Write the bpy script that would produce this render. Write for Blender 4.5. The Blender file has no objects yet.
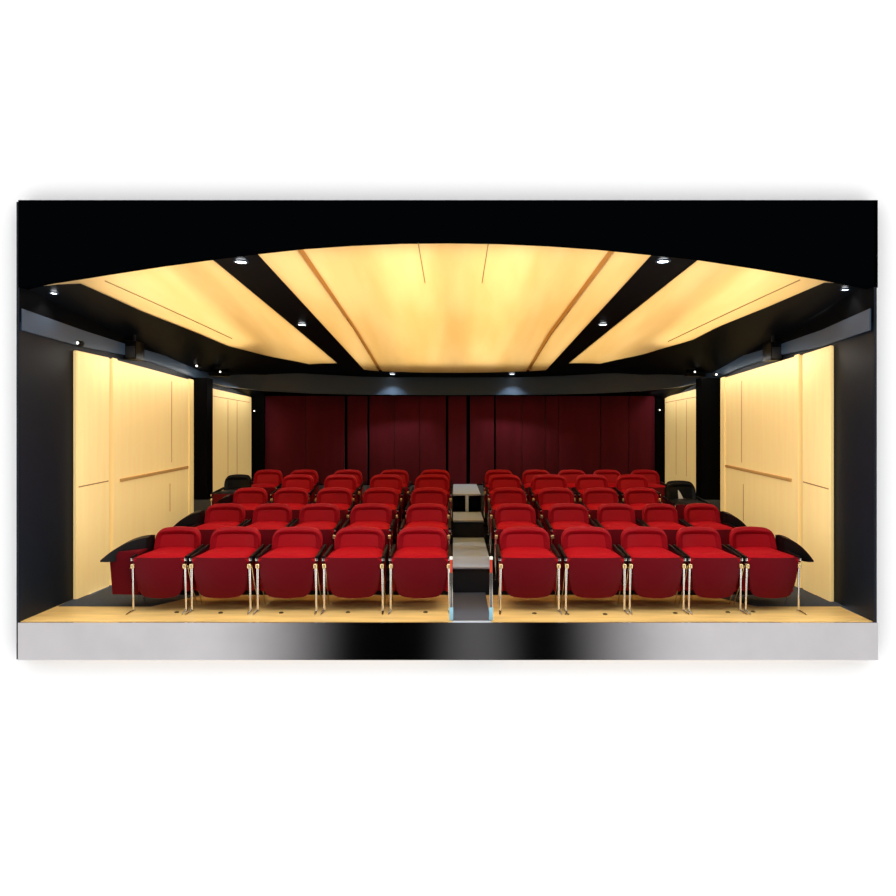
import bpy, bmesh, math
from mathutils import Vector, Matrix

S = bpy.context.scene
C = S.collection
F, CX, CY, EYE = 730.0, 454.0, 430.0, 1.6
IX = 0

# ------------------------------------------------------------------ materials
def mat(name, col, rough=0.5, metal=0.0, spec=0.5, noise=None, bump=None, coat=0.0, sheen=0.0, emit=None, estr=0.0, coatr=0.1):
    m = bpy.data.materials.new(name); m.use_nodes = True
    nt = m.node_tree; b = nt.nodes['Principled BSDF']
    b.inputs['Base Color'].default_value = (*col, 1)
    b.inputs['Roughness'].default_value = rough
    b.inputs['Metallic'].default_value = metal
    b.inputs['Specular IOR Level'].default_value = spec
    b.inputs['Coat Weight'].default_value = coat
    b.inputs['Coat Roughness'].default_value = coatr
    b.inputs['Sheen Weight'].default_value = sheen
    if emit:
        b.inputs['Emission Color'].default_value = (*emit, 1)
        b.inputs['Emission Strength'].default_value = estr
    if noise:
        sc, amt, stretch = noise
        tc = nt.nodes.new('ShaderNodeTexCoord'); mp = nt.nodes.new('ShaderNodeMapping')
        mp.inputs['Scale'].default_value = stretch
        n = nt.nodes.new('ShaderNodeTexNoise'); n.inputs['Scale'].default_value = sc
        n.inputs['Detail'].default_value = 5
        r = nt.nodes.new('ShaderNodeValToRGB')
        r.color_ramp.elements[0].position = .3; r.color_ramp.elements[1].position = .7
        r.color_ramp.elements[0].color = (*[c*(1-amt) for c in col], 1)
        r.color_ramp.elements[1].color = (*[min(1, c*(1+amt)) for c in col], 1)
        nt.links.new(tc.outputs['Object'], mp.inputs['Vector']); nt.links.new(mp.outputs[0], n.inputs['Vector'])
        nt.links.new(n.outputs['Fac'], r.inputs[0]); nt.links.new(r.outputs[0], b.inputs['Base Color'])
        if bump:
            bp = nt.nodes.new('ShaderNodeBump'); bp.inputs['Strength'].default_value = bump
            bp.inputs['Distance'].default_value = .004
            nt.links.new(n.outputs['Fac'], bp.inputs['Height']); nt.links.new(bp.outputs[0], b.inputs['Normal'])
    return m

def translucent(name, col, frac=.75):
    m = bpy.data.materials.new(name); m.use_nodes = True
    nt = m.node_tree; nt.nodes.clear()
    o = nt.nodes.new('ShaderNodeOutputMaterial'); mx = nt.nodes.new('ShaderNodeMixShader')
    t = nt.nodes.new('ShaderNodeBsdfTranslucent'); d = nt.nodes.new('ShaderNodeBsdfDiffuse')
    tc = nt.nodes.new('ShaderNodeTexCoord'); mp = nt.nodes.new('ShaderNodeMapping')
    mp.inputs['Scale'].default_value = (3, .35, 1)
    n = nt.nodes.new('ShaderNodeTexNoise'); n.inputs['Scale'].default_value = 1.2; n.inputs['Detail'].default_value = 3
    r = nt.nodes.new('ShaderNodeValToRGB')
    r.color_ramp.elements[0].position = .35; r.color_ramp.elements[1].position = .65
    r.color_ramp.elements[0].color = (col[0]*.93, col[1]*.9, col[2]*.82, 1); r.color_ramp.elements[1].color = (*col, 1)
    nt.links.new(tc.outputs['Object'], mp.inputs['Vector']); nt.links.new(mp.outputs[0], n.inputs['Vector'])
    nt.links.new(n.outputs['Fac'], r.inputs[0])
    for s in (t, d): nt.links.new(r.outputs[0], s.inputs['Color'])
    mx.inputs[0].default_value = frac
    nt.links.new(d.outputs[0], mx.inputs[1]); nt.links.new(t.outputs[0], mx.inputs[2])
    nt.links.new(mx.outputs[0], o.inputs[0])
    return m

M = dict(
    black=mat('black_paint', (.0015, .0018, .0025), .7, spec=.04),
    header=mat('header_black', (.0007, .0010, .0014), .8, spec=.0),
    ceil=mat('ceiling_black', (.002, .0033, .005), .5, spec=.08),
    pier=mat('pier_charcoal', (.0045, .0072, .0125), .5, spec=.2),
    bulk=mat('bulkhead_grey', (.034, .06, .10), .38, spec=.4),
    wallw=mat('studio_white', (.93, .93, .93), .9, spec=0),
    cream=mat('cream_wood_added_glow', (.86, .665, .32), .5, spec=.2, noise=(2.2, .045, (6, 6, .5)), emit=(1, .71, .27), estr=.33),  # even emission added to the wood as a stand-in for backlighting
    creamedge=mat('cream_wood_edge', (.70, .44, .16), .5, spec=.2),
    groove=mat('groove_tan', (.38, .27, .11), .6, spec=.2),
    ceilpanel=translucent('glowing_fabric', (.93, .77, .48)),
    ceilgroove=translucent('groove_fabric', (.62, .40, .16)),
    maroon=mat('maroon_fabric', (.12, .010, .022), .85, spec=.1, noise=(3, .12, (2, 2, .4)), sheen=.1),
    floorc=mat('carpet_grey', (.075, .085, .10), .9, spec=.1, noise=(60, .2, (1, 1, 1))),
    carpet=mat('carpet_black', (.008, .008, .010), .9, spec=.1),
    wood=mat('pale_plywood', (.86, .56, .19), .4, spec=.4, noise=(1.6, .16, (1.2, 7, 1)), coat=.2, coatr=.3),
    knot=mat('dark_brass', (.12, .085, .03), .5, metal=.6),
    fascia=mat('brushed_fascia', (.80, .77, .79), .07, metal=1.0, noise=(3, .04, (1, 1, 1))),
    step=mat('step_grey', (.50, .64, .86), .45, spec=.4),
    stepdark=mat('step_charcoal', (.018, .019, .022), .5, spec=.3),
    steplow=mat('step_mid_grey', (.085, .10, .13), .5, spec=.3),
    steplite=mat('step_light_metal', (.60, .75, .98), .4, spec=.5),
    nosing=mat('nosing_aluminium', (.5, .55, .62), .3, spec=.6),
    red=mat('red_velvet', (.37, .003, .009), .65, spec=.06, sheen=0, noise=(40, .06, (1, 1, 1))),
    redback_shade=mat('red_velvet_back_shade', (.27, .002, .007), .65, spec=.06, noise=(40, .06, (1, 1, 1))),  # deeper red than the seat, putting the dish's shade into the colour
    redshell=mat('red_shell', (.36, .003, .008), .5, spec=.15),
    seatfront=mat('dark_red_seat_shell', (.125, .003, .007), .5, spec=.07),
    blackpad=mat('black_plastic', (.002, .002, .0025), .45, spec=.15),
    chrome=mat('chrome', (.80, .76, .68), .18, metal=1.0),
    brass=mat('brass_cap', (.95, .72, .35), .25, metal=.7),
    white=mat('white_paper', (.8, .78, .7), .7),
    orange=mat('orange_red_plastic', (.55, .05, .02), .35),
    blue=mat('pale_blue_plastic', (.30, .58, .70), .35),
    lens=mat('lamp_lens', (1, 1, 1), .3, emit=(.95, .97, 1), estr=14),
    lenslow=mat('small_lamp_lens', (1, 1, 1), .3, emit=(1, .95, .85), estr=2.5),
)

# ------------------------------------------------------------------ helpers
def obj(name, bm, m, parent=None, smooth=30):
    bmesh.ops.recalc_face_normals(bm, faces=bm.faces[:])
    me = bpy.data.meshes.new(name); bm.to_mesh(me); bm.free()
    for p in me.polygons: p.use_smooth = True
    me.set_sharp_from_angle(angle=math.radians(smooth))
    me.materials.append(M[m] if isinstance(m, str) else m)
    o = bpy.data.objects.new(name, me); C.objects.link(o)
    if parent: o.parent = parent
    return o

def thing(name, label, cat, loc=(0, 0, 0), group=None):
    o = bpy.data.objects.new(name, None); C.objects.link(o); o.location = loc
    o.empty_display_size = .1
    return tag(o, label, cat, group)

def tag(o, label, cat, group=None):
    o['label'] = label; o['category'] = cat
    if group: o['group'] = group
    return o

def struct(name, bm, m):
    o = obj(name, bm, m); o['kind'] = 'structure'; return o

def box(bm, x0, x1, y0, y1, z0, z1, bev=0, seg=2):
    vs = [bm.verts.new((x, y, z)) for x in (x0, x1) for y in (y0, y1) for z in (z0, z1)]
    fs = [(0, 1, 3, 2), (4, 6, 7, 5), (0, 4, 5, 1), (2, 3, 7, 6), (0, 2, 6, 4), (1, 5, 7, 3)]
    f = [bm.faces.new([vs[i] for i in q]) for q in fs]
    if bev:
        es = list({e for q in f for e in q.edges})
        bmesh.ops.bevel(bm, geom=es, offset=bev, segments=seg, affect='EDGES', profile=.5)
    return bm

def B(*a, **k): return box(bmesh.new(), *a, **k)

def prism(pts, y0, y1, bev=0, seg=3, bow=None):
    """outline in XZ pushed from y0 to y1"""
    bm = bmesh.new()
    a = [bm.verts.new((x, y0, z)) for x, z in pts]; b = [bm.verts.new((x, y1, z)) for x, z in pts]
    n = len(pts)
    fa = bm.faces.new(a); fb = bm.faces.new(b[::-1])
    for i in range(n): bm.faces.new((a[i], a[(i+1) % n], b[(i+1) % n], b[i]))
    if bev:
        bmesh.ops.bevel(bm, geom=list(fa.edges)+list(fb.edges), offset=bev, segments=seg, affect='EDGES', profile=.5)
    return bm

def tube(bm, pts, r, n=10, rx=1.0):
    pts = [Vector(p) for p in pts]; rings = []
    for i, p in enumerate(pts):
        d = (pts[min(i+1, len(pts)-1)] - pts[max(i-1, 0)]).normalized()
        up = Vector((1, 0, 0)) if abs(d.x) < .8 else Vector((0, 0, 1))
        s = d.cross(up).normalized(); t = d.cross(s).normalized()
        rr = r[i] if isinstance(r, (list, tuple)) else r
        rings.append([bm.verts.new(p + s*math.cos(2*math.pi*k/n)*rr + t*math.sin(2*math.pi*k/n)*rr*rx) for k in range(n)])
    for i in range(len(rings)-1):
        for k in range(n):
            bm.faces.new((rings[i][k], rings[i][(k+1) % n], rings[i+1][(k+1) % n], rings[i+1][k]))
    bm.faces.new(rings[0]); bm.faces.new(rings[-1][::-1])
    return bm

def disc(bm, c, r, h, n=20):
    x, y, z = c
    return tube(bm, [(x, y, z), (x, y, z+h)], r, n)

def rrect(x0, x1, z0, z1, rt, rb, n=6):
    """rounded outline: radius rt on the top corners, rb on the bottom ones"""
    p = []
    for cx, cz, r, a0 in ((x1-rt, z1-rt, rt, 0), (x0+rt, z1-rt, rt, 90), (x0+rb, z0+rb, rb, 180), (x1-rb, z0+rb, rb, 270)):
        for k in range(n+1):
            a = math.radians(a0 + 90*k/n); p.append((cx+r*math.cos(a), cz+r*math.sin(a)))
    return p

# ------------------------------------------------------------------ geometry of the ceiling
def zc(X, Y):
    t = max(0.0, (abs(X)-1.8)/1.8)
    return 3.2 - .128*(Y-6.1) - .38*min(t, 1.1)**2

def on_ceiling(px, py):
    a, b = (px-CX)/F, (CY-py)/F
    lo, hi = 3.0, 16.0
    for _ in range(50):
        m = (lo+hi)/2
        if EYE + b*m < zc(a*m, m): lo = m
        else: hi = m
    return (a*lo, lo)

def WL(Y): return -3.625 + min(1, max(0, (Y-6.05)/.95))*.025 + max(0, Y-7)*.23/5.2
def WR(Y): return 3.50 + min(1, max(0, (Y-6.05)/.95))*.055 - max(0, Y-7)*.04/5.2

FRONT = 6.08; YF = 6.20; YB = 12.2

def resample(pts, n):
    P = [Vector(p) for p in pts]; L = [0]
    for i in range(1, len(P)): L.append(L[-1] + (P[i]-P[i-1]).length)
    out = []
    for k in range(n+1):
        t = L[-1]*k/n; i = 1
        while i < len(L)-1 and L[i] < t: i += 1
        u = (t-L[i-1])/(L[i]-L[i-1]); out.append(P[i-1].lerp(P[i], u))
    return out

def patch(bm, A, Bp, dz, th, n=26, m=10, bow=0):
    A = resample(A, n); Bp = resample(Bp, n); g = []
    for i in range(n+1):
        row = []
        for j in range(m+1):
            p = A[i].lerp(Bp[i], j/m)
            y = p.y + bow*(i/n)*(1-(2*j/m-1)**2)
            z = zc(p.x, y) + dz
            row.append((bm.verts.new((p.x, y, z)), bm.verts.new((p.x, y, z+th))))
        g.append(row)
    for i in range(n):
        for j in range(m):
            bm.faces.new([g[i][j][0], g[i+1][j][0], g[i+1][j+1][0], g[i][j+1][0]])
            bm.faces.new([g[i][j][1], g[i][j+1][1], g[i+1][j+1][1], g[i+1][j][1]])
    for i in range(n):
        for j in (0, m):
            bm.faces.new([g[i][j][0], g[i][j][1], g[i+1][j][1], g[i+1][j][0]])
    for j in range(m):
        for i in (0, n):
            bm.faces.new([g[i][j][0], g[i][j+1][0], g[i][j+1][1], g[i][j][1]])
    return bm

def edge(*px, wall=None):
    P = [on_ceiling(*p) for p in px]
    if wall is None:
        (x0, y0), (x1, y1) = P[0], P[1]
        P[0] = (x0 + (YF-y0)*(x1-x0)/(y1-y0), YF)
    else:
        P = [(wall, YF)] + P
    return P

eSLo = edge((78, 282), (144, 312), (200, 334), (228, 346), (270, 356.5), (309, 364), wall=-3.58)
eSLi = edge((213, 260), (337, 363))
eCL0 = edge((258, 254), (364, 369.5))
eCL1 = edge((298, 251.5), (355, 331), (379, 371))
eCL2 = edge((304.5, 251), (358, 331), (382, 371))
eCR2 = edge((607.5, 252), (548, 333), (526, 371))
eCR1 = edge((614, 252.5), (551, 335), (529, 371))
eCR0 = edge((651, 255), (546, 370))
eSRi = edge((698.5, 259.5), (569, 363))
eSRo = edge((827, 281), (769, 306), (717, 327), (692, 340), (640, 355), (600, 363.5), wall=3.54)

# ------------------------------------------------------------------ the setting
# white front wall with the opening
bm = bmesh.new()
ox0, ox1, oz0, oz1 = -3.63, 3.53, -.315, 3.515
W0 = FRONT+.10
for q in ((-9, ox0, -6, 9), (ox1, 9, -6, 9), (ox0, ox1, -6, oz0), (ox0, ox1, oz1, 9)):
    box(bm, q[0], q[1], W0, W0+.1, q[2], q[3])
struct('wall_front', bm, 'wallw')

# header with arched lower edge
arc = [(17, 290), (45, 284), (75, 279.5), (110, 274), (160, 266.5), (213, 259.5), (258, 254), (300, 249.5), (350, 246), (400, 244), (448, 243.5),
       (500, 244.3), (550, 246.5), (600, 250), (651, 255), (700, 260), (760, 269), (826, 280), (855, 285.5), (878, 290)]
bm = bmesh.new(); prev = None
for px, py in arc:
    X = (px-CX)*FRONT/F; Z = EYE + (CY-py)*(W0+.01)/F
    X = max(ox0, min(ox1, X))
    cur = [bm.verts.new(v) for v in ((X, FRONT, Z), (X, FRONT, oz1), (X, W0+.01, oz1), (X, W0+.01, Z))]
    if prev:
        for k in range(4): bm.faces.new((prev[k], prev[(k+1) % 4], cur[(k+1) % 4], cur[k]))
    else: bm.faces.new(cur)
    prev = cur
bm.faces.new(prev[::-1])
struct('trim_1', bm, 'header')

# side walls as vertical sheets with thickness
def sidewall(fx, out, name, m, zb=-.31, y0=FRONT):
    ys = [y0, 6.5, 7.0, 9, 11, YB+.1]
    bm = bmesh.new(); prev = None
    for y in ys:
        x = fx(y); xo = x+out
        cur = [bm.verts.new(v) for v in ((x, y, zb), (x, y, 3.5), (xo, y, 3.5), (xo, y, zb))]
        if prev:
            for k in range(4): bm.faces.new((prev[k], prev[(k+1) % 4], cur[(k+1) % 4], cur[k]))
        else: bm.faces.new(cur)
        prev = cur
    bm.faces.new(prev[::-1]); return struct(name, bm, m)
sidewall(WL, -.02, 'wall_left', 'pier'); sidewall(WR, .02, 'wall_right', 'pier')
# the upper part of the side walls, above the bulkhead, is lined in black
sidewall(lambda y: WL(y)+.006, -.005, 'wall_left', 'black', 2.5, FRONT+.01); sidewall(lambda y: WR(y)-.006, .005, 'wall_right', 'black', 2.5, FRONT+.01)
struct('wall_back', B(-3.45, 3.56, YB, YB+.08, -.3, 3.5), 'black')

# ceiling: dark sheet with openings for the glowing panels
bm = bmesh.new(); TH = .02
wl = [(WL(y)+.004, y) for y in (YF, 8, 9.5, 11)]; wr = [(WR(y)-.004, y) for y in (YF, 8, 9.5, 11)]
patch(bm, [(WL(6.2), 6.2)]+wl[1:], [(x+.01, y) for x, y in eSLo[1:]], 0, TH)
patch(bm, eSLi, eCL0, 0, TH); patch(bm, eCR0, eSRi, 0, TH)
patch(bm, eSRo[1:], [(WR(6.2), 6.2)]+wr[1:], 0, TH)
def row(pts, yb):
    return pts, [(WL(yb), yb), (-2.2, yb), (-1.5, yb), (0, yb), (1.5, yb), (2.2, yb), (WR(yb), yb)]
backL = [wl[-1], eSLo[-1], eSLi[-1], eCL0[-1], eCL1[-1], (-.5, eCL1[-1][1]+.1), (.5, eCR2[-1][1]+.1), eCR2[-1], eCR0[-1], eSRi[-1], eSRo[-1], wr[-1]]
backB = [(p[0]*1.0, YB) for p in backL]
for i in range(len(backL)-1):
    patch(bm, [backL[i], backB[i]], [backL[i+1], backB[i+1]], 0, TH, n=6, m=4)
struct('ceiling', bm, 'ceil')
# plenum roof that holds the tubes above the panels
struct('ceiling', B(-3.6, 3.5, W0+.02, YB, 3.46, 3.5), 'wallw')

def glow(name, A, Bp, label, bow=0):
    o = obj(name, patch(bmesh.new(), A, Bp, -.004, .004, bow=bow), 'ceilpanel')
    return tag(o, label, 'ceiling panel', 'glowing ceiling panels')
pl = glow('ceiling_light_panel', eSLo, eSLi, 'glowing cream ceiling panel on the left side, tapering towards the back')
pr = glow('ceiling_light_panel', eSRi, eSRo, 'glowing cream ceiling panel on the right side, tapering towards the back')
pc1 = glow('ceiling_light_panel', eCL0, eCL1, 'narrow glowing cream strip panel along the left edge of the middle ceiling')
pc = glow('ceiling_light_panel', eCL2, eCR2, 'widest glowing cream ceiling panel in the middle', bow=.12)
pc2 = glow('ceiling_light_panel', eCR1, eCR0, 'narrow glowing cream strip panel along the right edge of the middle ceiling')
def seam(parent, pts, w=.008, m='groove', nm='seam', z=-.012):
    P = [on_ceiling(*p) for p in pts]
    return obj(nm, patch(bmesh.new(), [(x-w/2, y) for x, y in P], [(x+w/2, y) for x, y in P], z, .008, n=8, m=1), m, parent)
seam(pc, [(418, 241), (425, 282)]); seam(pc, [(488.5, 241), (482, 282)])
seam(pl, [(105, 280), (232, 338)], .005); seam(pr, [(800, 279), (668, 341)], .005)
g1 = obj('groove', patch(bmesh.new(), [(x-.002, y) for x, y in eCL1], [(x+.002, y) for x, y in eCL2], .012, .006, m=1), 'ceilgroove', pc1)
g2 = obj('groove', patch(bmesh.new(), [(x-.002, y) for x, y in eCR2], [(x+.002, y) for x, y in eCR1], .012, .006, m=1), 'ceilgroove', pc2)

# bulkhead running round under the ceiling
def bulk_path():
    L = [(-3.61, 6.10, 2.435, 2.615), (-3.57, 7.0, 2.40, 2.56), (-3.53, 8.0, 2.41, 2.52), (-3.50, 9.0, 2.36, 2.50), (-3.44, 9.9, 2.28, 2.48),
         (-3.25, 10.5, 2.22, 2.49), (-2.85, 11.05, 2.19, 2.50), (-2.2, 11.5, 2.175, 2.48), (-1.4, 11.78, 2.17, 2.46), (0, 11.9, 2.17, 2.455)]
    R = [(-x, y, a, b) for x, y, a, b in L[:-1]]
    R = [(WR(y)-.03 if y < 9.95 else x, y, a, b) for x, y, a, b in R]
    return L + R[::-1]
bm = bmesh.new(); prev = None; P = bulk_path()
for i, (x, y, a, b) in enumerate(P):
    d = Vector((P[min(i+1, len(P)-1)][0]-P[max(i-1, 0)][0], P[min(i+1, len(P)-1)][1]-P[max(i-1, 0)][1])).normalized()
    nx, ny = -d.y, d.x
    t = .05 if 3 < i < len(P)-4 else .012
    if i in (3, 4, len(P)-4, len(P)-5): t = .03
    cur = [bm.verts.new(v) for v in ((x-nx*.0, y, a), (x, y, b), (x+nx*t, y+ny*t, b), (x+nx*t, y+ny*t, a))]
    if prev:
        for k in range(4): bm.faces.new((prev[k], prev[(k+1) % 4], cur[(k+1) % 4], cur[k]))
    else: bm.faces.new(cur)
    prev = cur
bm.faces.new(prev[::-1])
struct('trim_2', bm, 'bulk')

# floors
AX0, AX1 = -.015, .375; AXF = .31
struct('floor', B(WL(6), AX0, FRONT+.022, 7.08, -.03, 0), 'wood')
struct('floor', B(AXF, WR(6.05), FRONT+.022, 7.08, -.03, 0), 'wood')
struct('floor', B(AX0-.02, AX1+.02, FRONT+.03, YB, -.06, -.032), 'carpet')
struct('floor', B(AXF, AX1, 7.08, 7.195, -.03, 0), 'carpet')
bm = bmesh.new()
for pts in ([(-3.59, 6.62), (-2.75, 6.62), (-2.45, 7.06), (-3.59, 7.06)], [(3.54, 6.62), (2.75, 6.62), (2.45, 7.06), (3.54, 7.06)]):
    lo = [bm.verts.new((x, y, .0)) for x, y in pts]; hi = [bm.verts.new((x, y, .006)) for x, y in pts]
    bm.faces.new(lo); bm.faces.new(hi)
    for i in range(4): bm.faces.new((lo[i], lo[(i+1) % 4], hi[(i+1) % 4], hi[i]))
struct('floor', bm, 'floorc')
TZ = [0, .14, .245, .35, .37]; TY = [None, 7.08, 7.9, 8.7, 9.47, 10.2]
for k in range(1, 5):
    for x0, x1 in ((-3.06 if k < 4 else WL(9), AX0), (AX1, 3.06 if k < 4 else WR(9))):
        struct('floor', B(x0, x1, TY[k], TY[k+1], -.03, TZ[k]), 'carpet')
struct('floor', B(-3.5, 3.54, 10.2, YB, -.03, .68), 'floorc')
struct('floor', B(-3.48, -2.98, 9.6, 10.2, .40, .68), 'floorc')
struct('floor', B(3.02, 3.54, 9.6, 10.2, .40, .68), 'floorc')
struct('trim_3', B(ox0, ox1, FRONT-.004, FRONT+.02, oz0, -.004), 'fascia')

for x0, x1 in ((WL(9), -3.06), (3.06, WR(9))):
    struct('floor', B(x0, x1, 7.08, 9.47, -.03, 0), 'floorc')

# aisle steps
def step(label, m, y0, y1, z0, z1, topm=None, riser=None):
    xr = AXF if z1 == 0 else AX1; y1 -= .03
    t = thing('aisle_step', label, 'step', ((AX0+xr)/2, y0, z0), 'aisle steps')
    h = z1-z0; w = (xr-AX0)/2-.002
    obj('riser', B(-w, w, 0, y1-y0-.002, 0, h-.02), riser or 'stepdark', t)
    obj('tread', B(-w, w, -.012, y1-y0-.002, h-.02, h), m, t)
    obj('nosing', B(-w, w, -.022, .008, h-.014, h+.004, bev=.003), 'nosing', t)
    return t
step('lowest mid-grey step of the centre aisle, flush with the wooden stage edge', 'steplow', FRONT+.025, 7.22, -.03, 0)
step('broad light grey aisle step, second from the bottom, with a bright front edge', 'step', 7.2, 9.19, 0, .25)
s3 = step('narrow grey aisle step behind the broad grey step', 'steplite', 9.2, 10.19, 0, .46)
s4 = step('topmost pale aisle step in front of the dark red back wall', 'steplite', 10.2, 12.19, .46, .70)
s4.location.z = .46
obj('divider_post', B(-.022, .022, -.05, -.013, 0, .23, bev=.004), 'steplite', s4)
obj('recess', B(-.16, -.03, -.03, -.004, .06, .18), 'black', s4); obj('recess', B(.03, .16, -.03, -.004, .06, .18), 'black', s4)
obj('slotted_strip', B(-.16, -.012, -.03, -.01, .01, .035), 'nosing', s3); obj('slotted_strip', B(.012, .16, -.03, -.01, .01, .035), 'nosing', s3)
s4.location.z = .461

# ------------------------------------------------------------------ wall panels (cream)
def wall_panel(fx, inn, ya, yb, z0a, z0b, z1a, z1b, label, mid=None, vert=None, stile=True):
    """standing against a side wall from ya to yb; inn = +1 left wall, -1 right wall"""
    t = thing('wood_wall_panel', label, 'wall panel', (fx(ya), ya, z0a), 'cream wall panels')
    def slab(y0, y1, zl0, zl1, zh0, zh1, d0, d1, m, nm):
        bm = bmesh.new(); v = []
        for y, a, b in ((y0, zl0, zh0), (y1, zl1, zh1)):
            X = fx(y)
            for d in (d0, d1):
                for z in (a, b): v.append(bm.verts.new((X+inn*d-fx(ya), y-ya, z-z0a)))
        for q in ((0, 1, 3, 2), (4, 6, 7, 5), (0, 4, 5, 1), (2, 3, 7, 6), (0, 2, 6, 4), (1, 5, 7, 3)): bm.faces.new([v[i] for i in q])
        bmesh.ops.bevel(bm, geom=bm.edges[:], offset=.006, segments=2, affect='EDGES')
        return obj(nm, bm, m, t)
    L = lambda a, b, y: a+(b-a)*(y-ya)/(yb-ya)
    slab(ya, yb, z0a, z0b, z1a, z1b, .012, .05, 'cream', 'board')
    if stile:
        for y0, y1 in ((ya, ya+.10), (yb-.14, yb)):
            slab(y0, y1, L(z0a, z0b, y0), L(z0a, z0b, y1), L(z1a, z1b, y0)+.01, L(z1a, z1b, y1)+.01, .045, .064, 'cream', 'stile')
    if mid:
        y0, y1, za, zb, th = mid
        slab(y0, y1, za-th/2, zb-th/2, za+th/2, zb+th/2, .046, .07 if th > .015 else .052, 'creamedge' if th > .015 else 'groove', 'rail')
    for (yv, za, zb) in (vert or []):
        slab(yv, yv+.012, za, za, zb, zb, .046, .052, 'groove', 'seam')
    return t
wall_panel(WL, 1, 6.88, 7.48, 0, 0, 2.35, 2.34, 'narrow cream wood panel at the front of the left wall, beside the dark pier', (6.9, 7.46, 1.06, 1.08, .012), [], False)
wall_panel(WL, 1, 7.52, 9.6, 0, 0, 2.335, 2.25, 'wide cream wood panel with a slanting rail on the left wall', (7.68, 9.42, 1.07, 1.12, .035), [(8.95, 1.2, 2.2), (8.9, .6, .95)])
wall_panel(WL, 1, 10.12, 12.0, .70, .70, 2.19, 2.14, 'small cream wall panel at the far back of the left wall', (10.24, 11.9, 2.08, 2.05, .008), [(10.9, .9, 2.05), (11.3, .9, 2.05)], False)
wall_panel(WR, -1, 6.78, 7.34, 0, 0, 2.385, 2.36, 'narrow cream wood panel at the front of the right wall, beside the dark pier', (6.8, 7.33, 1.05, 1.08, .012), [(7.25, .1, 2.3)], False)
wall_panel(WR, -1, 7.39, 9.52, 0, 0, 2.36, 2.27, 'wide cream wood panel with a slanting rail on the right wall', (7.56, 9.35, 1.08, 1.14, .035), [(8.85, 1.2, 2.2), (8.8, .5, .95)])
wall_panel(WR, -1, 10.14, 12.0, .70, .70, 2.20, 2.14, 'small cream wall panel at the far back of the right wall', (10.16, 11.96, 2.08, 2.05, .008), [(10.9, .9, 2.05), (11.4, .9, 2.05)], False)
# dark columns between the panels
for nm, x0, x1 in (('trim_4', WL(10)-.005, WL(10)+.21), ('trim_5', WR(10)-.265, WR(10)+.005)):
    struct(nm, B(x0, x1, 9.63, 9.86, .4, 2.29), 'black')
for nm, x0, x1 in (('trim_6', -3.38, -3.14), ('trim_7', 3.35, 3.50)):
    struct(nm, B(x0, x1, 12.08, YB-.002, .68, 2.3), 'black')

# fabric panels on the back wall
cols = [(265, 305), (305.6, 344.3), (347.5, 367), (369.5, 394), (394.5, 419.4), (419.9, 445.8), (448.5, 466.3), (470.2, 494), (496, 522),
        (522.5, 545), (545.6, 558), (558.5, 600), (600.6, 628), (628.5, 655)]
ords = ['leftmost', 'second from the left', 'third from the left, a narrow one', 'fourth from the left', 'fifth from the left', 'sixth from the left',
        'narrow one just left of the aisle gap', 'narrow one just right of the aisle gap', 'seventh from the right', 'fifth from the right, a medium one', 'narrowest, fourth from the right',
        'wide one, third from the right', 'second from the right', 'rightmost']
ords[8] = 'sixth from the right'
for (a, b), od in zip(cols, ords):
    Y = YB-.06
    x0, x1 = (a-CX)*Y/F, (b-CX)*Y/F
    o = obj('fabric_wall_panel', B(x0, x1, Y, YB-.001, .70, 2.165, bev=.006), 'maroon')
    tag(o, 'dark red fabric panel on the back wall, ' + od, 'wall panel', 'dark red back wall panels')

# ------------------------------------------------------------------ chair
def link_to(o, parent): o.parent = parent; return o

def seat_bm():
    # cushion: rounded slab, slightly domed, narrower at the back
    bm = bmesh.new(); nx, ny = 14, 10; top = []; bot = []
    for j in range(ny+1):
        v = j/ny; y = .0 + .44*v; rt = []; rb = []
        for i in range(nx+1):
            u = 2*i/nx-1; w = .252 - .018*v
            s = math.sin(math.pi/2*u) if abs(u) < 1 else u
            x = w*(.8*u+.2*s)
            ed = max(abs(u)**6, (1-min(1, v/.12))**2*1.0)
            rt.append(bm.verts.new((x, y + .012*(1-v)*(u*u), .497 + .010*(1-u*u) - .030*ed)))
            rb.append(bm.verts.new((x*.985, y+.012*(1-v)*(u*u), .440)))
        top.append(rt); bot.append(rb)
    for j in range(ny):
        for i in range(nx):
            bm.faces.new((top[j][i], top[j][i+1], top[j+1][i+1], top[j+1][i]))
            bm.faces.new((bot[j][i], bot[j+1][i], bot[j+1][i+1], bot[j][i+1]))
    for j in range(ny):
        for i in (0, nx): bm.faces.new((top[j][i], top[j+1][i], bot[j+1][i], bot[j][i]))
    for i in range(nx):
        for j in (0, ny): bm.faces.new((top[j][i], bot[j][i], bot[j][i+1], top[j][i+1]))
    return bm

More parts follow.
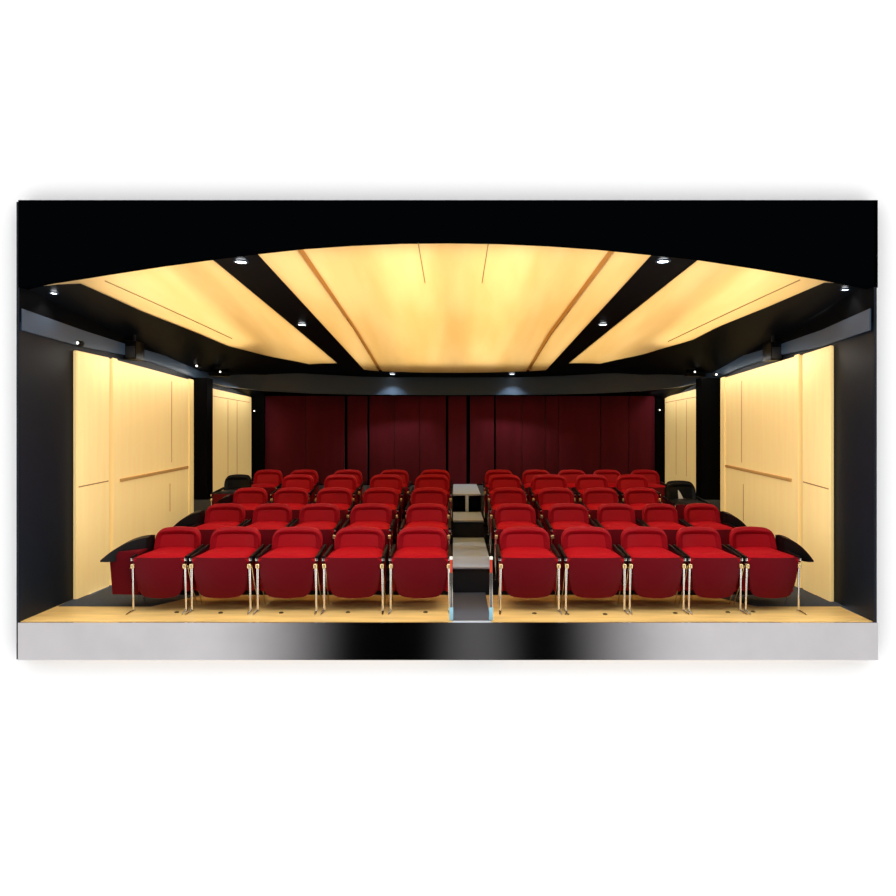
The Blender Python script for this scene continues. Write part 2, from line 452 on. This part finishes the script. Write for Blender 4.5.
def front_bm():
    # curved drop front: straight top, sides taper, rounded belly below
    nx, nz = 18, 14; bm = bmesh.new(); F0 = []; F1 = []
    for k in range(nz+1):
        v = k/nz; r0 = []; r1 = []
        for i in range(nx+1):
            u = 2*i/nx-1
            w = .252 - .034*v - .008*v**3
            zb = .120 + .018*abs(u)**2 + .050*abs(u)**9
            z = .478 + (zb-.478)*v
            yb = -.012 - .030*math.sin(math.pi*v)*(1-.5*u*u) + .030*u*u + .03*v*v
            r0.append(bm.verts.new((w*u, yb, z))); r1.append(bm.verts.new((w*u*.97, yb+.03, z+.004*v)))
        F0.append(r0); F1.append(r1)
    for k in range(nz):
        for i in range(nx):
            bm.faces.new((F0[k][i], F0[k][i+1], F0[k+1][i+1], F0[k+1][i])); bm.faces.new((F1[k][i], F1[k+1][i], F1[k+1][i+1], F1[k][i+1]))
        for i in (0, nx): bm.faces.new((F0[k][i], F0[k+1][i], F1[k+1][i], F1[k][i]))
    for i in range(nx):
        for k in (0, nz): bm.faces.new((F0[k][i], F1[k][i], F1[k][i+1], F0[k][i+1]))
    return bm

def lean(bm, z0=.49, ang=14, curve=0.0):
    t = math.tan(math.radians(ang))
    for v in bm.verts:
        if v.co.z > z0: v.co.y += (v.co.z-z0)*t
        v.co.y -= curve*(abs(v.co.x)/.24)**2.2
    return bm

def sub(bm, cuts=3):
    bmesh.ops.triangulate(bm, faces=[f for f in bm.faces if len(f.verts) > 8])
    return bm

def make_pad(w0, w1, z0, z1, y0, y1, rt, bev, dish=0, n=16, curve=.035):
    """back pad as a grid so it can curve: width w0 at base and w1 at top, rounded top corners, dished front"""
    bm = bmesh.new(); fr = []; bk = []; nz = 18
    for k in range(nz+1):
        v = 1-(1-k/nz)**1.9; z = z0+(z1-z0)*v; a = []; b = []
        w = w0+(w1-w0)*v
        dz = z1-z
        if dz < rt: w -= rt - math.sqrt(max(0, rt*rt-(rt-dz)**2))
        for i in range(n+1):
            u = 2*i/n-1
            e = max(abs(u)**8, (max(0, v-.8)/.2)**3)
            crown = .006*(1-u*u)*v
            yb = y0 - curve*(abs(u*w)/.24)**2.2
            g = lambda q: q*q*(3-2*q)
            inner = dish*g(min(1, max(0, (1-abs(u))/.30)))*g(min(1, max(0, (1-v)/.28)))
            a.append(bm.verts.new((w*u, yb + inner + bev*e, z+crown)))
            b.append(bm.verts.new((w*u*1.0, yb + (y1-y0) - bev*.6*e, z+crown)))
        fr.append(a); bk.append(b)
    for k in range(nz):
        for i in range(n):
            bm.faces.new((fr[k][i], fr[k][i+1], fr[k+1][i+1], fr[k+1][i])); bm.faces.new((bk[k][i], bk[k+1][i], bk[k+1][i+1], bk[k][i+1]))
        for i in (0, n): bm.faces.new((fr[k][i], fr[k+1][i], bk[k+1][i], bk[k][i]))
    for i in range(n):
        for k in (0, nz): bm.faces.new((fr[k][i], bk[k][i], bk[k][i+1], fr[k][i+1]))
    return lean(bm)

def arm_bm(s):
    bm = bmesh.new(); prev = None; n = 12
    for k in range(n+1):
        v = k/n; y = .02+.44*v
        z = .462 + .05*v**1.6 + .010*math.sin(math.pi*v)
        w = .015 + .003*math.sin(math.pi*min(1, v*1.4)); th = .015 + .013*(1-v)**2
        xc = s*(.262 - .004*v)
        cur = [bm.verts.new((xc+a*w, y, z+b*th)) for a, b in ((-1, -.5), (-.6, -1), (.6, -1), (1, -.5), (1, .5), (.6, 1), (-.6, 1), (-1, .5))]
        if prev:
            for q in range(8): bm.faces.new((prev[q], prev[(q+1) % 8], cur[(q+1) % 8], cur[q]))
        else: bm.faces.new(cur)
        prev = cur
    bm.faces.new(prev[::-1]); return bm

def make_chair(back='red'):
    t = thing('theatre_chair', 'x', 'chair')
    bmat, smat = ('red', 'redshell') if back == 'red' else ('blackpad', 'blackpad')
    obj('seat', seat_bm(), 'red' if back == 'red' else 'blackpad', t, 40)
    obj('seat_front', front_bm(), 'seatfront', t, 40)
    bk = obj('backrest', make_pad(.230, .214, .470, .655, .418, .462, .085, .012, .028), 'redback_shade' if back == 'red' else bmat, t, 50)
    sh = obj('back_shell', make_pad(.245, .232, .10, .678, .440, .500, .10, .018), smat, t, 50)
    bm = B(-.215, .215, .05, .46, .30, .442, bev=.02); obj('seat_pan', bm, 'seatfront', t)
    for s in (-1, 1):
        bm = bmesh.new()
        # side cheek: quarter panel between the seat and the back
        obj('side_panel', B(s*.238-.008, s*.238+.008, .10, .47, .16, .475, bev=.006), smat, t)
        lg = obj('leg', tube(bmesh.new(), [(s*.258, .035, .004), (s*.257, .025, .2), (s*.255, .015, .405)], [.0105, .0095, .012], 12), 'chrome', t)
        obj('rear_leg', tube(bmesh.new(), [(s*.262, .30, .002), (s*.256, .17, .2), (s*.252, .08, .40)], .006, 10), 'chrome', t)
        bm = bmesh.new(); tube(bm, [(s*.258, .05, .006), (s*.262, -.02, .010), (s*.262+s*.006, -.10, .004)], [.011, .010, .006], 10)
        obj('foot', bm, 'chrome', lg)
        obj('hinge_cap', B(s*.253-.016, s*.253+.016, -.012, .035, .385, .425, bev=.008, seg=3), 'brass', lg)
        ar = obj('armrest', arm_bm(s), 'blackpad', t, 40)
        obj('tip_cap', B(s*.262-.012, s*.262+.012, .008, .024, .450, .474, bev=.004), 'chrome', ar)
    return t

def copy_tree(o, parent=None):
    c = o.copy(); C.objects.link(c)
    if parent: c.parent = parent
    for ch in list(o.children): copy_tree(ch, c)
    return c

proto = make_chair(); protoB = make_chair('black')
used = set()
YR = [6.40, 7.2, 8.0, 8.8, 9.56]
rows = [
    ([(-.30, 1), (-.885, 1), (-1.47, 1), (-2.05, 1), (-2.592, .90)], [(.665, 1), (1.243, 1), (1.785, .92), (2.296, .88), (2.803, .9)]),
    ([(-.285, .92), (-.87, .92), (-1.41, .9), (-1.905, .87), (-2.40, .88)], [(.645, .9), (1.20, .9), (1.70, .84), (2.16, .78), (2.60, .78)]),
    ([(-.29, .9), (-.85, .88), (-1.385, .88), (-1.885, .84), (-2.36, .84)], [(.632, .88), (1.185, .88), (1.695, .86), (2.17, .84), (2.62, .75)]),
    ([(-.28, .93), (-.86, .88), (-1.44, .88), (-1.98, .86), (-2.74, .72)], [(.645, .88), (1.205, .98), (1.745, .88), (2.26, .86)]),
    ([(-.262, .88), (-.82, .86), (-1.46, .86), (-2.06, .84), (-2.55, .84)], [(.620, .84), (1.13, .84), (1.62, .84), (2.10, .84), (2.62, .84)]),
]
BLACK = {(2, 1, 4), (3, 0, 4)}
rown = ['front row', 'second row', 'third row', 'fourth row', 'rearmost row']
ordn = ['next to the aisle', 'second from the aisle', 'third from the aisle', 'fourth from the aisle', 'at the outer end']
chairs = {}
for r, pair in enumerate(rows):
    for sd, lst in enumerate(pair):
        for i, (x, s) in enumerate(lst):
            bl = (r, sd, i) in BLACK
            src = protoB if bl else proto
            if src not in used: t = src; used.add(src)
            else: t = copy_tree(src)
            t.location = (x, YR[r], TZ[r]); t.scale = (s, 1, 1.12 if (r, sd, i) == (2, 1, 4) else 1.0)
            side = ('left', 'right')[sd]
            od = 'at the outer end' if i == len(lst)-1 else ordn[i]
            t['label'] = (f"{'black-backed' if bl else 'red velvet'} theatre chair, {side} block, {rown[r]}, {od}")
            t['group'] = f'{"black-backed" if bl else "red"} theatre chairs'
            chairs[(r, sd, i)] = t

# black wings that curve outwards and down from the outer ends of the first rows
def wing(r, sd, reach, zt, panel=None):
    ch = chairs[(r, sd, 4)]; s = (-1, 1)[sd]; sc = ch.scale.x; x0 = s*.245
    bm = bmesh.new(); n = 18; prev = None
    for k in range(n+1):
        u = k/n; x = x0 + s*reach*u/sc
        z = zt - (zt-.46)*(u**2.2)
        ya = .30 - .30*u; yb = .47-.14*u; th = .012+.03*math.sin(math.pi*min(1, u*1.05))**.8
        cur = [bm.verts.new(v) for v in ((x, ya, z-th*1.6-.13*(1-u)**.7), (x, yb, z-th*1.6-.13*(1-u)**.7), (x, yb, z), (x, (ya+yb)/2, z+.012), (x, ya, z-.004))]
        if prev:
            for q in range(5): bm.faces.new((prev[q], prev[(q+1) % 5], cur[(q+1) % 5], cur[q]))
        else: bm.faces.new(cur)
        prev = cur
    bm.faces.new(prev[::-1]); w = obj('end_wing', bm, 'blackpad', ch, 50); w['label'] = 'black curved end wing'
    if panel:
        R_ = reach/sc
        pts = [(x0, .13), (x0+s*R_*.80, .135), (x0+s*R_*.88, .44), (x0+s*R_*.6, zt-.10), (x0, zt-.10)]
        obj('end_panel', prism(pts, .10, .40, bev=.008), panel, ch)['label'] = 'dark red end panel'
wing(0, 0, .29, .615, 'seatfront'); wing(0, 1, .13, .615)
wing(1, 0, .20, .615); wing(1, 1, .14, .605); wing(2, 0, .12, .60)

# paper hung on the back of the black chair
ch = chairs[(2, 1, 4)]
bm = bmesh.new(); pts = [(-.03, .50), (.05, .47), (.035, .56), (.0, .63), (-.03, .67), (-.025, .58)]
o = obj('paper_sheet', prism(pts, 0, .004), 'white'); o.location = (ch.location.x-.02, YR[2]+.375, TZ[2]+.0)
tag(o, 'crumpled white sheet of paper on the black-backed chair at the right', 'paper')

# posts at the aisle edges
for x, lab in ((-.036+.012, 'chrome aisle post with a red upper sleeve, left of the lowest aisle step'), (.312, 'chrome aisle post with a red upper sleeve, right of the lowest aisle step')):
    t = thing('aisle_post', lab, 'post', (x, 6.14, 0), 'aisle posts')
    s = -1 if x < 0 else 1
    obj('bar', B(-.014, .014, -.01, .02, .10, .40, bev=.005), 'chrome', t)
    obj('blue_foot', B(-.017, .017, -.014, .024, 0, .11, bev=.006), 'blue', t)['label'] = 'pale blue plastic foot'
    obj('red_sleeve', B(-.011, .011, -.006, .016, .40, .51, bev=.004), 'orange', t)['label'] = 'orange-red sleeve'
    obj('top_cap', B(-.014, .014, -.01, .02, .51, .535, bev=.004), 'white', t)
# little floor sockets in the plywood
for i, (x, y) in enumerate(((-2.43, 6.4), (-2.04, 6.38), (-1.51, 6.38), (-.93, 6.4), (-.25, 6.4), (.70, 6.36), (.98, 6.33), (1.31, 6.33), (1.93, 6.37), (2.4, 6.4), (2.63, 6.42))):
    bm = bmesh.new(); disc(bm, (0, 0, 0), .020, .007, 12); disc(bm, (0, 0, .007), .011, .004, 10)
    o = obj('floor_socket', bm, 'knot'); o.location = (x, y, 0)
    side = 'left of' if x < 0 else 'right of'
    od = ['fifth', 'fourth', 'third', 'second', 'nearest', 'nearest', 'second', 'third', 'fourth', 'fifth', 'sixth'][i]
    tag(o, f'small dark brass socket in the plywood floor, {od} one {side} the aisle', 'floor fitting', 'floor sockets')

# ------------------------------------------------------------------ lamps
def light(name, kind, loc, energy, col=(1, 1, 1), parent=None, size=None, rot=None, **kw):
    l = bpy.data.lights.new(name, kind); l.energy = energy; l.color = col
    if kind == 'AREA' and size:
        l.shape = 'RECTANGLE'; l.size, l.size_y = size
    for k, v in kw.items(): setattr(l, k, v)
    o = bpy.data.objects.new(name, l); C.objects.link(o); o.location = loc
    if rot: o.rotation_euler = rot
    if parent: o.parent = parent
    return o

def downlight(px, py, label, energy, r=.045, ang=110, at=None):
    x, y = at or on_ceiling(px, py); z = zc(x, y)
    t = thing('downlight', label, 'ceiling lamp', (x, y, z), 'recessed downlights')
    bm = bmesh.new(); n = 20; prof = [(r*1.35, -.001), (r*1.35, -.012), (r, -.014), (r*.95, -.003)]
    rings = [[bm.verts.new((a*math.cos(2*math.pi*k/n), a*math.sin(2*math.pi*k/n), h)) for k in range(n)] for a, h in prof]
    for i in range(3):
        for k in range(n): bm.faces.new((rings[i][k], rings[i][(k+1) % n], rings[i+1][(k+1) % n], rings[i+1][k]))
    obj('ring', bm, 'bulk', t)
    obj('lens', disc(bmesh.new(), (0, 0, -.010), r*.94, .006), 'lens', t)
    light('lamp', 'SPOT', (0, 0, -.02), energy, (1, .96, .9), t, spot_size=math.radians(ang), spot_blend=.6, shadow_soft_size=.04)
    return t
EN = 45
downlight(241, 261, 'downlight at the front of the left dark ceiling strip', EN, .05)
downlight(302, 324, 'downlight halfway along the left dark ceiling strip', EN)
downlight(663, 260.5, 'downlight at the front of the right dark ceiling strip', EN, .05)
downlight(603, 324, 'downlight halfway along the right dark ceiling strip', EN)
downlight(392, 377, 'downlight above the back wall, left of the aisle', 32, at=(-.98, 11.62))
downlight(512, 377, 'downlight above the back wall, right of the aisle', 32, at=(.92, 11.62))
downlight(42, 289, 'downlight in the front left ceiling corner', 7, r=.03, at=(-3.52, 6.42))
downlight(858, 291, 'downlight in the front right ceiling corner', 7, r=.03, at=(3.44, 6.42))

# small spotlights on the bulkhead and the columns
def spotlet(px, py, Y, label, r=.018):
    x, z = (px-CX)*Y/F, EYE+(CY-py)*Y/F
    t = thing('small_spotlight', label, 'spotlight', (x, Y, z), 'small spotlights round the bulkhead')
    s = 1 if x < 0 else -1
    obj('housing', tube(bmesh.new(), [(0, .07, 0), (0, .0, 0), (0, -.01, 0)], [r*1.5, r*1.5, r*1.2], 14), 'blackpad', t)
    obj('lens', tube(bmesh.new(), [(0, -.010, 0), (0, -.016, 0)], r*.75, 12), 'lenslow', t)
    obj('bracket', B(min(0, -s*.11), max(0, -s*.11), .03, .045, -.006, .006), 'blackpad', t)
spotlet(78, 343, 6.93, 'tiny lit spotlight above the narrow cream panel on the left')
spotlet(197, 366, 9.58, 'tiny lit spotlight at the top of the left dark column')
spotlet(213, 374.5, 10.05, 'tiny lit spotlight above the far left cream panel')
spotlet(254.5, 411, 11.95, 'tiny spotlight on the dark back corner left of the red panels', .014)
spotlet(659.5, 410, 11.95, 'tiny spotlight on the dark back corner right of the red panels', .014)
spotlet(829, 343, 6.93, 'tiny lit spotlight above the narrow cream panel on the right')
spotlet(716, 374.5, 9.55, 'tiny lit spotlight at the top of the right dark column')
spotlet(734, 372, 9.3, 'tiny lit spotlight above the back end of the wide right cream panel')
spotlet(690, 373.5, 10.3, 'tiny lit spotlight above the far right cream panel')
for px, py, lab in ((253.5, 391, 'small grey speaker box hanging at the left end of the back wall'), (659, 391, 'small grey speaker box hanging at the right end of the back wall')):
    Y = 12.0
    t = thing('speaker_box', lab, 'speaker', ((px-CX)*Y/F, Y, EYE+(CY-py)*Y/F), 'small grey speaker boxes')
    obj('cabinet', B(-.035, .035, 0, .06, -.05, .05, bev=.006), 'bulk', t); obj('grille', B(-.026, .026, -.006, .004, -.038, .02, bev=.002), 'stepdark', t)
    obj('bracket', B(-.008, .008, .02, .04, .05, .12), 'stepdark', t)

# black boxes and projectors fixed along the bulkhead
for px, py, Y, lab in ((131, 350, 7.95, 'black loudspeaker box on the bulkhead above the wide left panel'), (771, 351, 7.95, 'black loudspeaker box on the bulkhead above the wide right panel')):
    x = (WL(Y)+.075 if px < CX else WR(Y)-.075); z = EYE+(CY-py)*Y/F
    t = thing('loudspeaker', lab, 'speaker', (x, Y, z), 'black loudspeaker boxes')
    obj('cabinet', B(-.065, .065, -.10, .12, -.11, .09, bev=.01), 'blackpad', t); obj('grille', B(-.05, .05, -.106, -.09, -.09, .03, bev=.004), 'stepdark', t)
    obj('bracket', B(-.012, .012, -.01, .02, .09, .17), 'stepdark', t)
for px, py, Y, s_, lab in ((220, 373, 10.0, 1, 'black cylindrical projector beside the left dark column'), (695, 373, 10.0, -1, 'black cylindrical projector beside the right dark column')):
    t = thing('projector', lab, 'projector', ((px-CX)*Y/F, Y, EYE+(CY-py)*Y/F), 'black projectors by the columns')
    obj('barrel', tube(bmesh.new(), [(-.13, 0, 0), (.10, 0, 0), (.13, 0, 0)], [.045, .055, .05], 16), 'blackpad', t)
    obj('mount', B(-.012, .012, -.012, .012, .04, .17), 'stepdark', t)
    obj('lens', tube(bmesh.new(), [(.02*s_, -.052, .012), (.02*s_, -.06, .012)], .012, 10), 'lenslow', t)

# tubes above the glowing ceiling panels
WARM = (1, .97, .92)
def tubes(x, y0, y1, e, slope=True):
    z0, z1 = zc(x, y0)+.24, zc(x, y1)+.24
    z0 = min(z0, 3.44)
    L = math.hypot(y1-y0, z1-z0)
    o = light('tube_lamp', 'AREA', (x, (y0+y1)/2, (z0+z1)/2), e, WARM, size=(.75, L), rot=(math.atan2(z1-z0, y1-y0), 0, 0))
    return o
for x, e in ((-1.3, 18), (-.45, 25), (.45, 25), (1.3, 18)): tubes(x, 6.3, 11.0, e)
for x in (-2.1, 2.1): tubes(x, 6.35, 10.8, 20)
for x in (-2.95, 2.95): tubes(x, 6.4, 9.4, 17)
# unseen area lights added to wash the cream wall panels
for fx, inn, y0, y1, e in ((WL, 1, 7.05, 9.8, 6), (WR, -1, 7.05, 9.7, 6), (WL, 1, 10.3, 11.9, 3.5), (WR, -1, 10.3, 12.0, 3.5)):
    ym = (y0+y1)/2; z = 2.36 if y0 < 9 else 2.2
    o = light('added_panel_wash', 'AREA', (fx(ym)+inn*.30, ym, z), e, (1, .95, .85), size=(.04, y1-y0))
    d = Vector((-inn*.8, 0, -1.0)); o.rotation_euler = d.to_track_quat('-Z', 'Y').to_euler()
    o.rotation_euler = (0, math.atan2(-d.x, -d.z), 0)

# ------------------------------------------------------------------ world: added surround light shaped by direction, dim straight ahead of the opening
w = bpy.data.worlds.new('added_surround'); S.world = w; w.use_nodes = True
nt = w.node_tree; nt.nodes.clear()
out = nt.nodes.new('ShaderNodeOutputWorld'); bg = nt.nodes.new('ShaderNodeBackground')
tc = nt.nodes.new('ShaderNodeTexCoord'); sp = nt.nodes.new('ShaderNodeSeparateXYZ')
nt.links.new(tc.outputs['Generated'], sp.inputs[0])
def mr(src, a, b, c, d):
    n = nt.nodes.new('ShaderNodeMapRange'); n.interpolation_type = 'SMOOTHSTEP'
    nt.links.new(src, n.inputs[0])
    for i, v in enumerate((a, b, c, d)): n.inputs[i+1].default_value = v
    return n.outputs[0]
def op(o, a, b=None):
    n = nt.nodes.new('ShaderNodeMath'); n.operation = o
    for i, v in enumerate((a, b)):
        if v is None: continue
        if isinstance(v, (int, float)): n.inputs[i].default_value = v
        else: nt.links.new(v, n.inputs[i])
    return n.outputs[0]
ring = mr(sp.outputs['Y'], -.80, -.45, .10, 2.85)            # grazing ring of light added to whiten the front wall, dim towards -Y
ax = op('ABSOLUTE', sp.outputs['X'])
low = op('MULTIPLY', mr(sp.outputs['Z'], -.12, -.2, 0, 1), mr(sp.outputs['Z'], -.55, -.42, 0, 1))
facing = mr(sp.outputs['Y'], -.6, -.75, 0, 1)
sidep = mr(ax, .13, .32, 0, .76)
mid = mr(op('ABSOLUTE', op('SUBTRACT', sp.outputs['X'], .03)), .075, .0, 0, .11)
patchv = op('MULTIPLY', op('MULTIPLY', low, facing), op('ADD', sidep, mid))  # added bright patches, placed to be mirrored in the fascia
base = op('MULTIPLY', ring, op('SUBTRACT', 1, op('MULTIPLY', low, facing)))
tot = op('ADD', base, patchv)
nt.links.new(tot, bg.inputs['Strength']); bg.inputs['Color'].default_value = (1, 1, 1, 1)
nt.links.new(bg.outputs[0], out.inputs[0])

# ------------------------------------------------------------------ camera and view
cam = bpy.data.cameras.new('camera'); co = bpy.data.objects.new('camera', cam); C.objects.link(co)
co.location = (0, 0, EYE); co.rotation_euler = (math.pi/2, 0, 0)
cam.sensor_width = 36; cam.lens = F/896*36; cam.shift_x = -(CX-448)/896; cam.shift_y = -(448-CY)/896
S.camera = co
S.view_settings.view_transform = 'Standard'; S.view_settings.look = 'None'
S.view_settings.exposure = 0; S.view_settings.gamma = 1; S.view_settings.use_curve_mapping = False
S.cycles.use_denoising = True; S.cycles.max_bounces = 8; S.cycles.diffuse_bounces = 4
S.cycles.sample_clamp_indirect = 8
